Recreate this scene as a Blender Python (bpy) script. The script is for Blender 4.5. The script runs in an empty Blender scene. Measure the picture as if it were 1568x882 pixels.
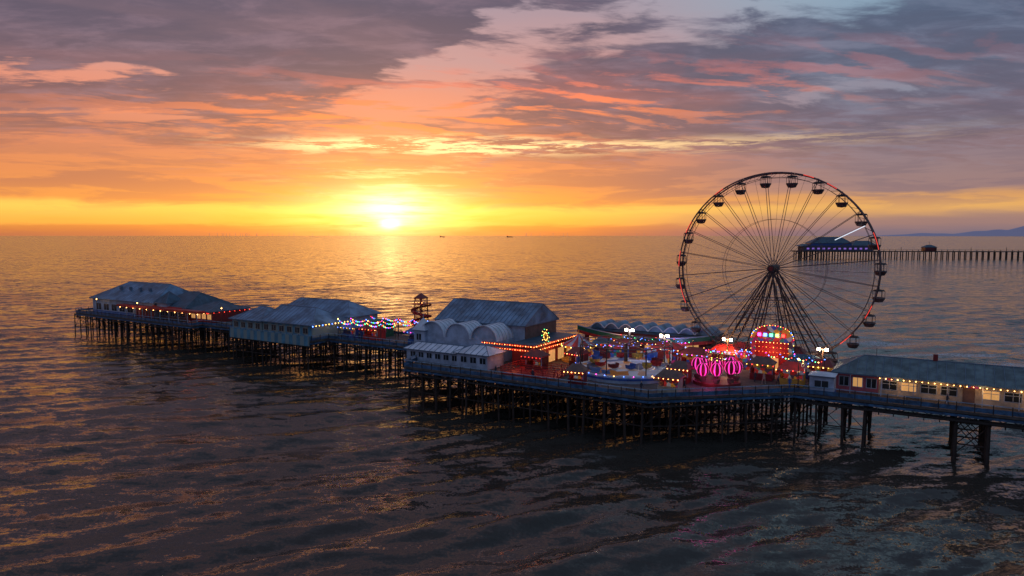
import bpy, math, random
import numpy as np
from mathutils import Vector, Matrix
random.seed(7); rng=np.random.default_rng(7)
sc=bpy.context.scene
sc.view_settings.view_transform='Standard'; sc.view_settings.look='None'; sc.view_settings.exposure=0
def lin(r,g,b):
    f=lambda c:(c/255/12.92) if c/255<=.04045 else ((c/255+.055)/1.055)**2.4
    return (f(r),f(g),f(b),1)
# ---------------------------------------------------------------- node helpers
class NT:
    def __init__(s,t): s.t=t; s.n=t.nodes; s.l=t.links
    def new(s,ty,**k):
        n=s.n.new(ty)
        for a,b in k.items(): setattr(n,a,b)
        return n
    def put(s,sock,v):
        if hasattr(v,'is_output'): s.l.new(v,sock)
        else: sock.default_value=v
    def M(s,op,a,b=0.0,c=0.0):
        n=s.new('ShaderNodeMath',operation=op)
        s.put(n.inputs[0],a); s.put(n.inputs[1],b); s.put(n.inputs[2],c)
        return n.outputs[0]
    def VM(s,op,a,b=(0,0,0)):
        n=s.new('ShaderNodeVectorMath',operation=op); s.put(n.inputs[0],a); s.put(n.inputs[1],b); return n.outputs[0]
    def ss(s,a,b,x):
        n=s.new('ShaderNodeMapRange',interpolation_type='SMOOTHSTEP')
        s.put(n.inputs[0],x); n.inputs[1].default_value=a; n.inputs[2].default_value=b
        return n.outputs[0]
    def gauss(s,x,c,w):
        d=s.M('DIVIDE',s.M('SUBTRACT',x,c),w)
        return s.M('EXPONENT',s.M('MULTIPLY',s.M('MULTIPLY',d,d),-1.0))
    def mix(s,f,a,b,bt='MIX'):
        n=s.new('ShaderNodeMix',data_type='RGBA',blend_type=bt)
        s.put(n.inputs[0],f); s.put(n.inputs[6],a); s.put(n.inputs[7],b)
        return n.outputs[2]
    def ramp(s,f,st,interp='EASE'):
        n=s.new('ShaderNodeValToRGB'); r=n.color_ramp; r.interpolation=interp
        while len(r.elements)<len(st): r.elements.new(.5)
        for e,(p,c) in zip(r.elements,st): e.position=p
        for e,(p,c) in zip(r.elements,st): e.position=p; e.color=c
        s.put(n.inputs[0],f); return n.outputs[0]
    def noise(s,v,scale,det=4,rough=.5,dist=0,color=False):
        n=s.new('ShaderNodeTexNoise'); s.put(n.inputs['Vector'],v)
        n.inputs['Scale'].default_value=scale; n.inputs['Detail'].default_value=det
        n.inputs['Roughness'].default_value=rough; n.inputs['Distortion'].default_value=dist
        return n.outputs[1] if color else n.outputs[0]
    def comb(s,x,y,z=0.0):
        n=s.new('ShaderNodeCombineXYZ'); s.put(n.inputs[0],x); s.put(n.inputs[1],y); s.put(n.inputs[2],z); return n.outputs[0]
# ---------------------------------------------------------------- world / sky
SUN_AZ=math.radians(-10.1); SUN_EL=math.radians(1.3)
w=bpy.data.worlds.new("World"); sc.world=w; w.use_nodes=True
T=NT(w.node_tree); T.n.clear()
out=T.new('ShaderNodeOutputWorld'); bg=T.new('ShaderNodeBackground')
tc=T.new('ShaderNodeTexCoord'); sp=T.new('ShaderNodeSeparateXYZ'); T.l.new(tc.outputs['Generated'],sp.inputs[0])
x,y,z=sp.outputs
A=T.M('ARCTAN2',x,y)
h=T.M('SQRT',T.M('ADD',T.M('MULTIPLY',x,x),T.M('MULTIPLY',y,y)))
E=T.M('MAXIMUM',T.M('DIVIDE',z,T.M('MAXIMUM',h,.05)),0.0)
zz=T.M('ADD',T.M('MAXIMUM',z,0.0),.10)
U=T.M('DIVIDE',x,zz); V=T.M('DIVIDE',y,zz)
U1=T.M('ADD',T.M('MULTIPLY',U,.62),T.M('MULTIPLY',V,.15)); V1=T.M('ADD',T.M('MULTIPLY',V,1.3),T.M('MULTIPLY',U,-.35))
c1=T.comb(U1,V1,3.3); c1s=T.comb(U1,T.M('ADD',V1,.13),3.3)
n1=T.noise(c1,2.0,7,.58,.35); n1s=T.noise(c1s,2.0,7,.58,.35)
n2=T.noise(T.comb(T.M('MULTIPLY',U,.7),T.M('MULTIPLY',V,1.3),9.1),4.6,5,.62,.3)
n3=T.noise(T.comb(T.M('MULTIPLY',A,5),T.M('MULTIPLY',E,42),1.7),1.3,5,.6,.4)
n4=T.noise(T.comb(T.M('MULTIPLY',A,3),T.M('MULTIPLY',E,14),4.2),1.6,4,.55,.3)
n5=T.noise(T.comb(T.M('MULTIPLY',A,9),T.M('MULTIPLY',E,95),7.7),1.25,6,.7,.25)
R=T.ss(.05,.5,A)
En=T.M('MAXIMUM',T.M('ADD',E,T.M('MULTIPLY',T.M('SUBTRACT',n3,.5),.02)),0.0)
left=T.ramp(En,[(0,lin(186,112,76)),(.010,lin(208,126,68)),(.017,lin(250,176,76)),(.036,lin(255,200,90)),(.048,lin(232,144,74)),(.08,lin(220,128,78)),(.125,lin(212,122,88)),(.19,lin(222,136,112)),(.25,lin(190,144,144)),(.34,lin(160,140,154)),(.6,lin(188,146,146)),(1,lin(126,130,156))])
right=T.ramp(En,[(0,lin(112,106,124)),(.02,lin(150,120,118)),(.036,lin(222,166,100)),(.048,lin(206,148,98)),(.06,lin(142,112,120)),(.12,lin(128,108,126)),(.19,lin(124,126,148)),(.27,lin(124,148,172)),(.34,lin(138,168,188)),(1,lin(104,124,152))])
base=T.mix(R,left,right)
eb=T.M('ADD',.19,T.M('MULTIPLY',T.M('MAXIMUM',T.M('ADD',A,.27),0.0),.5))
g1=T.ss(-.03,.05,T.M('ADD',T.M('SUBTRACT',E,eb),T.M('MULTIPLY',T.M('SUBTRACT',n4,.5),.12)))
g1=T.M('MULTIPLY',g1,T.ss(.65,.38,E))
eb2=T.M('ADD',.245,T.M('MULTIPLY',A,.06))
g2=T.M('MULTIPLY',T.ss(.05,-.04,T.M('ADD',T.M('SUBTRACT',E,eb2),T.M('MULTIPLY',T.M('SUBTRACT',n1,.5),.3))),T.ss(-.10,.12,T.M('ADD',A,T.M('MULTIPLY',T.M('SUBTRACT',n4,.5),.35))))
g2=T.M('MULTIPLY',g2,T.ss(.08,.14,E))
g3=T.M('MULTIPLY',T.gauss(E,.145,.035),T.ss(-.12,-.4,A))
den=T.M('ADD',T.M('MULTIPLY',T.M('SUBTRACT',n1,.5),4.2),T.M('MULTIPLY',T.M('SUBTRACT',n2,.5),1.8))
den=T.M('ADD',den,T.M('ADD',T.M('MULTIPLY',g1,1.8),T.M('ADD',T.M('MULTIPLY',g2,.9),T.M('MULTIPLY',g3,.6))))
den=T.M('MULTIPLY',T.ss(.02,.52,den),T.ss(.06,.12,E))
cl_l=T.ramp(En,[(0,lin(200,115,70)),(.09,lin(186,104,78)),(.15,lin(138,84,86)),(.2,lin(98,70,90)),(.26,lin(74,64,92)),(.34,lin(66,64,94)),(.55,lin(124,100,116)),(1,lin(88,90,110))])
cl_r=T.ramp(En,[(0,lin(140,110,110)),(.09,lin(134,100,112)),(.15,lin(98,86,112)),(.22,lin(74,82,112)),(.34,lin(58,78,110)),(1,lin(78,88,112))])
cloud=T.mix(R,cl_l,cl_r)
cloud=T.mix(T.M('MULTIPLY',T.ss(.45,.75,n2),.45),cloud,T.mix(R,lin(146,116,134),lin(124,132,158)))
cloud=T.mix(T.M('MULTIPLY',T.ss(.52,.36,n1s),.22),cloud,T.mix(R,lin(150,112,122),lin(116,124,148)))
cloud=T.mix(T.M('MULTIPLY',T.ss(.6,.35,n2),.3),cloud,lin(54,52,80))
col=T.mix(T.M('MULTIPLY',den,.95),base,cloud)
# thin low bars of cloud
lb=T.M('MULTIPLY',T.M('MULTIPLY',T.ss(.46,.58,n3),T.gauss(E,.078,.034)),.8)
col=T.mix(lb,col,T.mix(R,lin(178,104,82),lin(120,98,116)))
# sun-lit undersides
lit=T.ss(.0,.09,T.M('SUBTRACT',n1,n1s))
pk=T.M('MULTIPLY',T.gauss(E,T.M('ADD',.18,T.M('MULTIPLY',A,.05)),.045),T.gauss(A,-.08,.42))
litf=T.M('MULTIPLY',T.M('MINIMUM',T.M('MULTIPLY',pk,1.3),1.0),T.M('ADD',T.M('MULTIPLY',lit,.85),T.M('MULTIPLY',T.ss(.45,.65,n4),.2)))
col=T.mix(litf,col,T.mix(T.ss(.16,.23,E),lin(252,132,72),lin(236,114,92)))
# golden broken edge streaks
ec=T.M('ADD',.127,T.M('MULTIPLY',T.M('SUBTRACT',n4,.5),.03))
gs=T.M('MULTIPLY',T.gauss(E,ec,.010),T.M('ADD',T.M('MULTIPLY',T.gauss(A,-.13,.17),2.0),T.M('MULTIPLY',T.gauss(A,.15,.26),.7)))
gs=T.M('MULTIPLY',gs,T.ss(.44,.58,n5))
col=T.mix(T.M('MINIMUM',gs,1.0),col,(1.25,.84,.38,1))
gs2=T.M('MULTIPLY',T.M('MULTIPLY',T.gauss(E,.08,.03),T.gauss(A,-.17,.14)),T.ss(.5,.66,n5))
col=T.mix(T.M('MULTIPLY',gs2,.7),col,(1.0,.66,.26,1))
# the sky away from the sunset is blue dusk
bk=T.ss(.9,2.0,T.M('ABSOLUTE',A)); col=T.mix(T.M('MULTIPLY',bk,.85),col,T.mix(T.ss(0,.8,E),lin(88,106,144),lin(102,126,162)))
dA=T.M('SUBTRACT',A,SUN_AZ)
def glow(sa,se,ec=.02):
    a=T.M('DIVIDE',dA,sa); b=T.M('DIVIDE',T.M('SUBTRACT',E,ec),se)
    return T.M('EXPONENT',T.M('MULTIPLY',T.M('ADD',T.M('MULTIPLY',a,a),T.M('MULTIPLY',b,b)),-1.0))
def addc(f,c):
    global col
    col=T.mix(1.0,col,T.mix(f,(0,0,0,1),c),'ADD')
addc(glow(.26,.05),(.14,.08,.005,1))
addc(glow(.13,.09,.05),(.28,.14,.03,1))
addc(T.M('MULTIPLY',glow(.12,.03,.036),T.ss(.3,.6,n3)),(.9,.62,.25,1))
addc(T.M('MULTIPLY',glow(.05,.028,.036),T.ss(.2,.6,n5)),(1.8,1.35,.7,1))
addc(T.M('MULTIPLY',glow(.013,.007,.016),T.ss(0.0,.008,E)),(5,3.1,1.0,1))
sky=T.new('ShaderNodeTexSky',sky_type='NISHITA'); sky.sun_disc=False; sky.sun_elevation=SUN_EL; sky.sun_rotation=SUN_AZ
col=T.mix(1.0,col,T.mix(1.0,sky.outputs[0],(.03,.03,.03,1),'MULTIPLY'),'ADD')
T.l.new(col,bg.inputs[0]); bg.inputs[1].default_value=1.0
T.l.new(bg.outputs[0],out.inputs[0])
# sun lamp (veiled by the horizon cloud bank: very weak and wide)
sl=bpy.data.lights.new('sun','SUN'); sl.energy=.008; sl.angle=math.radians(24.0); sl.color=(1,.42,.14)
so=bpy.data.objects.new('sun',sl); sc.collection.objects.link(so)
d=Vector((math.sin(SUN_AZ)*math.cos(math.radians(2)),math.cos(SUN_AZ)*math.cos(math.radians(2)),math.sin(math.radians(2))))
so.rotation_euler=d.to_track_quat('Z','Y').to_euler()
# camera
cam=bpy.data.cameras.new('camera'); co=bpy.data.objects.new('camera',cam); sc.collection.objects.link(co)
cam.lens=24; cam.sensor_width=36; cam.clip_start=.5; cam.clip_end=120000
co.location=(0,0,30); co.rotation_euler=(math.radians(85.6),0,0); sc.camera=co
# ---------------------------------------------------------------- materials
MATS={}
def mat(name,c,rough=.7,var=.25,scale=1.5,metal=0,emit=None,es=0,stripe=None):
    if name in MATS: return MATS[name]
    m=bpy.data.materials.new(name); m.use_nodes=True; N=NT(m.node_tree); p=N.n['Principled BSDF']
    o=N.new('ShaderNodeTexCoord').outputs['Object']
    n=N.noise(o,scale,5,.65)
    dark=tuple(v*(1-var) for v in c)+(1,); lite=tuple(min(1,v*(1+var)) for v in c)+(1,)
    cc=N.mix(N.ss(.3,.7,n),dark,lite)
    if stripe:
        s=N.new('ShaderNodeSeparateXYZ'); N.l.new(o,s.inputs[0])
        f=N.M('GREATER_THAN',N.M('FRACT',N.M('DIVIDE',s.outputs[0],stripe[0])),.5)
        cc=N.mix(f,cc,(*stripe[1],1))
    N.l.new(cc,p.inputs['Base Color']); p.inputs['Roughness'].default_value=rough; p.inputs['Metallic'].default_value=metal
    if emit:
        p.inputs['Emission Color'].default_value=(*emit,1); p.inputs['Emission Strength'].default_value=es; m.cycles.emission_sampling='NONE'
    MATS[name]=m; return m
def art(name,cols,scale,es=.4):
    m=bpy.data.materials.new(name); m.use_nodes=True; N=NT(m.node_tree); p=N.n['Principled BSDF']
    o=N.new('ShaderNodeTexCoord').outputs['Object']
    v=N.new('ShaderNodeTexVoronoi'); v.inputs['Scale'].default_value=scale; N.l.new(o,v.inputs['Vector'])
    s=N.new('ShaderNodeSeparateColor'); N.l.new(v.outputs['Color'],s.inputs[0])
    k=len(cols); c=N.ramp(s.outputs[0],[(i/k,(*q,1)) for i,q in enumerate(cols)],'CONSTANT')
    N.l.new(c,p.inputs['Base Color']); N.l.new(c,p.inputs['Emission Color']); p.inputs['Emission Strength'].default_value=es; m.cycles.emission_sampling='NONE'  # artwork colours also glow weakly by themselves, with no lamp behind
    return m
deckm=mat('weathered_planks',(.08,.068,.06),.8,.4,.8)
under=mat('dark_timber',(.03,.024,.02),.8,.4,.8)
pile=mat('rusty_iron',(.035,.022,.016),.7,.5,1.2)
rail=mat('blue_rail_paint',(.035,.10,.19),.5,.6,.9)
railtop=mat('pale_rail_paint',(.2,.33,.45),.5,.35,1)
white=mat('white_paint',(.34,.4,.5),.6,.3,.5)
cream=mat('cream_paint',(.42,.35,.27),.6,.25,1)
teal=mat('teal_paint',(.07,.22,.31),.6,.3,.5,stripe=(2.4,(.22,.29,.28)))
roofg=mat('grey_roof_sheet',(.11,.2,.3),.5,.55,.3)
roofw=mat('pale_roof_sheet',(.58,.63,.7),.5,.22,.4)
rooft=mat('teal_roof_sheet',(.035,.08,.12),.55,.45,.6)
roofgr=mat('green_grey_roof',(.09,.14,.155),.6,.4,.6)
rib=mat('roof_seam',(.10,.15,.21),.5,.2,1)
red=mat('red_paint',(.45,.025,.02),.5,.3,1)
dred=mat('dark_red_paint',(.18,.016,.016),.5,.3,1)
blue=mat('blue_paint',(.03,.09,.32),.5,.3,1)
green=mat('green_paint',(.02,.13,.07),.5,.3,1)
yellow=mat('yellow_paint',(.55,.33,.05),.5,.2,1)
pink=mat('pink_paint',(.4,.09,.12),.6,.2,1)
glass=mat('dark_glass',(.02,.025,.03),.15,.2,1)
brown=mat('brown_cladding',(.14,.08,.065),.7,.3,1)
steel=mat('wheel_steel',(.12,.08,.078),.45,.4,1,metal=.3)
steeld=mat('dark_steel',(.05,.032,.028),.6,.4,1)
warmw=mat('lit_window',(.3,.2,.1),.4,.5,1,emit=(1,.5,.16),es=.5)
skin=mat('skin',(.5,.3,.22),.6,.1,5); cloth=mat('dark_clothes',(.03,.035,.05),.8,.3,5)
wood=mat('bench_wood',(.12,.07,.04),.7,.3,4)
def em(n,c,s): return mat(n,tuple(min(1,v) for v in c),.5,.02,1,emit=c,es=s)
b_w=em('bulb_warm',(1,.45,.12),10); b_wh=em('bulb_white',(1,.92,.8),12); b_r=em('bulb_red',(1,.05,.03),5)
b_o=em('bulb_orange',(1,.2,.04),6); b_g=em('bulb_green',(.1,1,.3),5); b_b=em('bulb_blue',(.08,.2,1),9); b_m=em('bulb_magenta',(1,.06,.55),7)
b_y=em('bulb_yellow',(1,.6,.1),7); led_r=em('led_red',(1,.07,.05),.9); led_m=em('led_magenta',(1,.04,.42),1.5); flood=em('floodlight_lens',(1,.85,.6),40)
led_w=em('led_white',(.8,.9,1),1.0)
artA=art('fairground_artwork',[(.4,.03,.03),(.45,.2,.03),(.03,.07,.3),(.3,.3,.33),(.3,.02,.12),(.02,.15,.13),(.05,.03,.05),(.3,.02,.02)],1.6,.3)
artB=art('ride_platform_artwork',[(.5,.5,.56),(.45,.18,.05),(.05,.10,.24),(.3,.32,.4),(.5,.33,.24),(.02,.03,.06)],.6,.12)
# ---------------------------------------------------------------- builder
O0=Vector((-133,204.6,0)); ROT=math.atan2(-.523,.852)
class Ob:
    def __init__(s,name,o=(0,0,0),pier=True,rot=0):
        s.name=name; s.p={}
        s.e=bpy.data.objects.new(name,None); sc.collection.objects.link(s.e); s.e.empty_display_size=.5
        if pier:
            R=Matrix.Rotation(ROT,4,'Z'); s.e.location=O0+(R@Vector(o)); s.e.rotation_euler=(0,0,ROT+rot)
        else: s.e.location=o; s.e.rotation_euler=(0,0,rot)
    def add(s,part,m,V,F):
        q=s.p.setdefault((part,m.name),[[],[],m]); k=len(q[0]); q[0].extend(V); q[1].extend([tuple(i+k for i in f) for f in F])
    def done(s,smooth=()):
        seen=set()
        for (pn,mn),(V,F,m) in s.p.items():
            n=pn if pn not in seen else pn+'_'+mn; seen.add(pn)
            me=bpy.data.meshes.new(n); me.from_pydata([tuple(v) for v in V],[],F); me.materials.append(m); me.update()
            o=bpy.data.objects.new(n,me); sc.collection.objects.link(o); o.parent=s.e
        return s.e
    def box(s,part,m,x0,x1,y0,y1,z0,z1):
        V=[(a,b,c) for a in(x0,x1) for b in(y0,y1) for c in(z0,z1)]
        s.add(part,m,V,[(0,1,3,2),(4,6,7,5),(0,4,5,1),(2,3,7,6),(0,2,6,4),(1,5,7,3)])
    def beam(s,part,m,a,b,r,n=4,r2=None):
        a=Vector(a); b=Vector(b); d=(b-a)
        if d.length<1e-6: return
        d.normalize(); u=d.cross(Vector((0,0,1)) if abs(d.z)<.95 else Vector((0,1,0))).normalized(); v=d.cross(u)
        r2=r if r2 is None else r2; V=[]
        for P,q in((a,r),(b,r2)):
            for i in range(n):
                t=2*math.pi*(i+.5)/n; V.append(P+u*math.cos(t)*q+v*math.sin(t)*q)
        F=[(i,(i+1)%n,n+(i+1)%n,n+i) for i in range(n)]+[tuple(range(n))[::-1],tuple(range(n,2*n))]
        s.add(part,m,V,F)
    def path(s,part,m,pts,r,n=4,closed=False):
        for a,b in zip(pts,pts[1:]+(pts[:1] if closed else [])): s.beam(part,m,a,b,r,n)
    def prism(s,part,m,poly,z0,z1):
        n=len(poly); V=[(a,b,z0) for a,b in poly]+[(a,b,z1) for a,b in poly]
        s.add(part,m,V,[tuple(range(n))[::-1],tuple(range(n,2*n))]+[(i,(i+1)%n,n+(i+1)%n,n+i) for i in range(n)])
    def hip(s,part,m,x0,x1,y0,y1,z0,z1,ins=None,ins2=None,axis='x',ribs=0,rm=None,th=.18):
        if ins is None: ins=0
        if ins2 is None: ins2=ins
        ym=(y0+y1)/2; r0=(x0+ins,ym,z1); r1=(x1-ins2,ym,z1)
        V=[(x0,y0,z0),(x1,y0,z0),(x1,y1,z0),(x0,y1,z0),r0,r1]
        s.add(part,m,V,[(0,1,5,4),(1,2,5),(2,3,4,5),(3,0,4)]+[(3,2,1,0)])
        s.box(part+'_fascia',rm or m,x0+.04,x1-.04,y0+.04,y1-.04,z0-th,z0-.01)
        if ribs:
            k=int((x1-x0)/ribs)
            for i in range(k+1):
                X=x0+(x1-x0)*i/k
                t=min(1,(X-x0)/ins if ins>0 else 1,(x1-X)/ins2 if ins2>0 else 1)
                for yy in(y0,y1):
                    s.beam(part+'_seams',rm,(X,yy,z0+.03),(X,yy+((y0+y1)/2-yy)*t,z0+(z1-z0)*t+.03),.05)
            s.beam(part+'_seams',rm,r0,r1,.12)
            for c,r in((0,r0),(3,r0),(1,r1),(2,r1)): s.beam(part+'_seams',rm,V[c],r,.08)
    def win(s,face,a,b,z0,z1,c,fm=None,gm=None):
        fm=fm or white; gm=gm or glass
        s.box('window_frames',fm,a-.1,b+.1,c-.05,c+.02,z0-.1,z1+.1); s.box('windows',gm,a,b,c-.07,c,z0,z1)
        s.box('glazing_bars',fm,(a+b)/2-.04,(a+b)/2+.04,c-.1,c-.06,z0,z1)
    def bulb(s,part,m,p,r=.13):
        x,y,z=p; s.add(part,m,[(x+r,y,z),(x-r,y,z),(x,y+r,z),(x,y-r,z),(x,y,z+r),(x,y,z-r)],[(0,2,4),(2,1,4),(1,3,4),(3,0,4),(2,0,5),(1,2,5),(3,1,5),(0,3,5)])
    def bulbs(s,part,ms,a,b,n,r=.12,sag=0):
        a=Vector(a); b=Vector(b)
        for i in range(n+1):
            t=i/n; p=a.lerp(b,t); p.z-=sag*4*t*(1-t); s.bulb(part,ms[i%len(ms)],p,r*random.uniform(.7,1.15))
        if sag:
            pts=[a.lerp(b,t/8)-Vector((0,0,sag*4*(t/8)*(1-t/8)-.1)) for t in range(9)]
            s.path('cable',steeld,pts,.025,3)
    def lathe(s,part,m,prof,n=24,c=(0,0),a0=0,a1=2*math.pi):
        V=[];F=[]; full=abs(a1-a0-2*math.pi)<1e-6; k=n if full else n+1
        for i in range(k):
            t=a0+(a1-a0)*i/n
            for r,zv in prof: V.append((c[0]+r*math.cos(t),c[1]+r*math.sin(t),zv))
        q=len(prof)
        for i in range(n):
            j=(i+1)%k
            for a in range(q-1): F.append((i*q+a,j*q+a,j*q+a+1,i*q+a+1))
        s.add(part,m,V,F)
def glowlamp(e,pos,pw,c,name='ride_light'):
    l=bpy.data.lights.new(name,'POINT'); l.energy=pw; l.color=c; l.shadow_soft_size=.4; lo=bpy.data.objects.new(name,l); sc.collection.objects.link(lo); lo.parent=e; lo.location=pos
def railing(o,pts,z=0,closed=False,pm=None,h=1.15):
    P=pts+(pts[:1] if closed else [])
    for a,b in zip(P,P[1:]):
        a=Vector((*a,z)); b=Vector((*b,z)); L=(b-a).length; n=max(1,int(L/2))
        o.beam('railing',railtop,a+Vector((0,0,h)),b+Vector((0,0,h)),.07)
        o.beam('railing',rail,a+Vector((0,0,h*.5)),b+Vector((0,0,h*.5)),.05)
        u=(b-a).normalized(); nn=Vector((-u.y,u.x,0))*.03
        V=[a-nn,b-nn,b+nn,a+nn]; V=[(v.x,v.y,z+.1) for v in V]+[(v.x,v.y,z+h*.6) for v in V]
        o.add('railing_panels',pm or rail,V,[(3,2,1,0),(4,5,6,7),(0,1,5,4),(1,2,6,5),(2,3,7,6),(3,0,4,7)])
        for i in range(n+1):
            p=a.lerp(b,i/n); o.beam('railing_posts',under,p-u*0,p+Vector((0,0,h+.05)),.08)
# ---------------------------------------------------------------- pier structure
pier=Ob('pier',(0,0,7))
outline=[(0,3),(3,0),(60,0),(60,3),(78,3),(78,-2),(106,-2),(106,3),(134,3),(140,-6),(142,-13.5),(187,-13.5),(204,1.2),(330,1.2),
         (330,15.5),(206,15.5),(196,31),(142,31),(136,16),(106,16),(106,23),(78,23),(78,17),(60,17),(60,23),(2,23),(0,20)]
pier.prism('deck',deckm,outline,-.35,0)
for a,b in zip(outline,outline[1:]+outline[:1]):
    a3=Vector((*a,-.6)); b3=Vector((*b,-.6)); pier.beam('edge_girder',rail,a3,b3,.2)
    a3.z=b3.z=-1.3; pier.beam('lower_chord',under,a3,b3,.14)
    L=(b3-a3).length; n=max(1,int(L/1.6))
    for i in range(n):
        p=a3.lerp(b3,i/n); q=a3.lerp(b3,(i+1)/n); pier.beam('girder_lattice',under,(p.x,p.y,-1.3),(q.x,q.y,-.6),.06); pier.beam('girder_lattice',under,(p.x,p.y,-.6),(q.x,q.y,-1.3),.06)
railing(pier,outline,0,True)
def wr(s):
    if s<60: return 0.6,22.4
    if s<78: return 3.5,16.5
    if s<106: return -1.4,22.4
    if s<134: return 3.5,15.5
    lo=np.interp(s,[134,140,142,187,204],[3,-6,-13,-13,1.5]); hi=np.interp(s,[136,142,196,206],[16,30.4,30.4,15])
    return float(lo),float(hi)
s_=1.0; prev=None
while s_<214:
    lo,hi=wr(s_); n=max(3,int(round((hi-lo)/3.7)))
    ys=[lo+(hi-lo)*i/n for i in range(n+1)]
    for i,yy in enumerate(ys):
        jx=random.uniform(-.15,.15)
        pier.beam('piles',pile,(s_+jx*1.5,yy+jx,-8.5),(s_,yy,-.4),random.uniform(.14,.22),6)
        if i<n:
            y2=ys[i+1]
            if random.random()<.8: pier.beam('bracing',pile,(s_,yy,-1.2),(s_,y2,-4.2),.06)
            if random.random()<.8: pier.beam('bracing',pile,(s_,y2,-1.2),(s_,yy,-4.2),.06)
    pier.beam('cross_beams',under,(s_,lo,-.9),(s_,hi,-.9),.26)
    pier.beam('cross_beams',pile,(s_,lo,-4.3),(s_,hi,-4.3),.1)
    if prev:
        pl,ph=prev[1]
        for k in(0,1):
            a=(prev[0],prev[1][k]);b=(s_,(lo,hi)[k])
            pier.beam('bracing',pile,(*a,-4.3),(*b,-4.3),.1)
            if random.random()<.7: pier.beam('bracing',pile,(*a,-1.2),(*b,-4.3),.055)
            if random.random()<.7: pier.beam('bracing',pile,(*a,-4.3),(*b,-1.2),.055)
        for f in np.linspace(0,1,5): pier.beam('joists',under,(prev[0],pl+(ph-pl)*f,-.6),(s_,lo+(hi-lo)*f,-.6),.15)
    prev=(s_,(lo,hi)); s_+=random.uniform(2.7,3.5)
for s0 in (226,250,274,298):
    ss=[s0-2,s0+1.6]
    for a in ss:
        for yy in (2,6,10.5,14.5):
            pier.beam('columns',pile,(a,yy,-8.5),(a,yy,-1.2),.32,8); pier.beam('column_caps',pile,(a,yy,-1.9),(a,yy,-1.2),.32,8,.6)
        for y0,y1 in((2,6),(6,10.5),(10.5,14.5)):
            pier.beam('bracing',pile,(a,y0,-1.8),(a,y1,-6),.08); pier.beam('bracing',pile,(a,y1,-1.8),(a,y0,-6),.08)
    for yy in(2,6,10.5,14.5):
        pier.beam('bracing',pile,(ss[0],yy,-2),(ss[-1],yy,-6),.08);pier.beam('bracing',pile,(ss[-1],yy,-2),(ss[0],yy,-6),.08)
        pier.beam('cross_beams',pile,(ss[0],yy,-4.6),(ss[-1],yy,-4.6),.12)
for yy in(1.6,5,8.5,12,15.1): pier.beam('long_girders',under,(204,yy,-1.3),(330,yy,-1.3),.35)
for i in range(70):
    X=206+i*1.8; pier.beam('deck_brackets',under,(X,1.2,-.9),(X,2.4,-2),.07)
    pier.beam('girder_drops',under,(X,1.5,-1.2),(X,1.5,-1.9),.08)
pier.done()
# ---------------------------------------------------------------- buildings
def gwall(b,m,x,y0,y1,z0,z1):
    ym=(y0+y1)/2; b.add('gables',m,[(x-.06,y0,z0),(x-.06,y1,z0),(x-.06,ym,z1),(x+.06,y0,z0),(x+.06,y1,z0),(x+.06,ym,z1)],[(0,2,1),(3,4,5),(0,1,4,3),(1,2,5,4),(2,0,3,5)])
B=Ob('pier_theatre',(0,0,7))
B.box('walls',white,5,37,4,19,0,4.1); B.hip('roof',roofg,4.2,38,3.2,19.8,4.3,9,8,5,ribs=1.3,rm=rib)
for i in range(5): B.win('f',7+i*4.2,9.6+i*4.2,1,2.8,4)
for i in range(6): B.box('doors',dred,28.2+i*1.5,29.3+i*1.5,3.9,4.02,.0,2.5)
B.box('plinth',blue,5,37,3.93,3.99,0,.7)
B.box('canopy',red,22,60,1.8,3.9,2.8,3.4); B.bulbs('canopy_lights',[b_w],(24,1.7,2.7),(60,1.7,2.7),11,.14)
for i in range(9): B.beam('canopy_posts',railtop,(26.5+i*4.1,2,0),(26.5+i*4.1,2,2.8),.1)
B.box('walls',brown,37.05,50,5,18,0,3.5); B.hip('roof_annexe',rooft,36.4,51,4,19,3.6,7.2,5,4,ribs=1.1,rm=rib)
B.hip('roof_turret',rooft,38,44,3.2,9,4.6,7.6,2.9,2.9,ribs=1.2,rm=rib); B.box('turret_walls',white,38.6,43.4,3.8,8.4,3.5,4.6)
B.box('walls',dred,50.05,60,6,17,0,2.8); B.hip('roof_foyer',rooft,49.8,60.5,4.4,17.6,3.1,5,4,4,ribs=1.2,rm=rib)
B.box('roof_trim',red,49.8,60.6,4.2,4.36,2.75,3.1); B.box('roof_trim',red,36.4,49.7,3.85,3.98,3.35,3.7)
B.bulbs('foyer_lights',[b_r,b_w],(50,4.1,2.7),(60.5,4.1,2.7),8,.14); B.bulbs('foyer_lights',[b_r],(60.7,4.4,2.7),(60.7,17,2.7),8,.13)
for i in range(4): B.win('f',51+i*2.3,52.6+i*2.3,.9,2.2,6,gm=warmw)
for i in range(5): B.win('f',38.4+i*2.4,40+i*2.4,.9,2.4,5)
for i in range(4): B.box('roof_vents',rib,14+i*5,14.7+i*5,7.2,7.9,7.0,7.9)
e=B.done(); glowlamp(e,(55,3,2.4),60,(1,.2,.1)); glowlamp(e,(30,1.5,2.4),40,(1,.5,.2))
B=Ob('amusement_arcade',(80,0,7))
B.box('walls',teal,-1.5,9,-1.5,9,0,3.2); B.hip('roof',roofg,-2.2,9.4,-2.2,9.6,3.3,5.9,4.5,4.5,ribs=1.2,rm=rib)
B.box('walls',teal,9.05,25.5,-1.2,9,0,3.3); B.hip('roof_hall',roofg,8.8,26.2,-1.9,9.8,3.4,6.6,.5,5,ribs=1.2,rm=rib)
B.box('walls',white,1,25,9.85,20,0,3.8); B.hip('roof_rear',roofg,.2,25.8,9.9,20.8,4.0,7.2,3,6,ribs=1.2,rm=rib)
B.box('under_skirt',teal,-1.5,25.5,-2.35,-2.05,-1.1,1.0)
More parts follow.
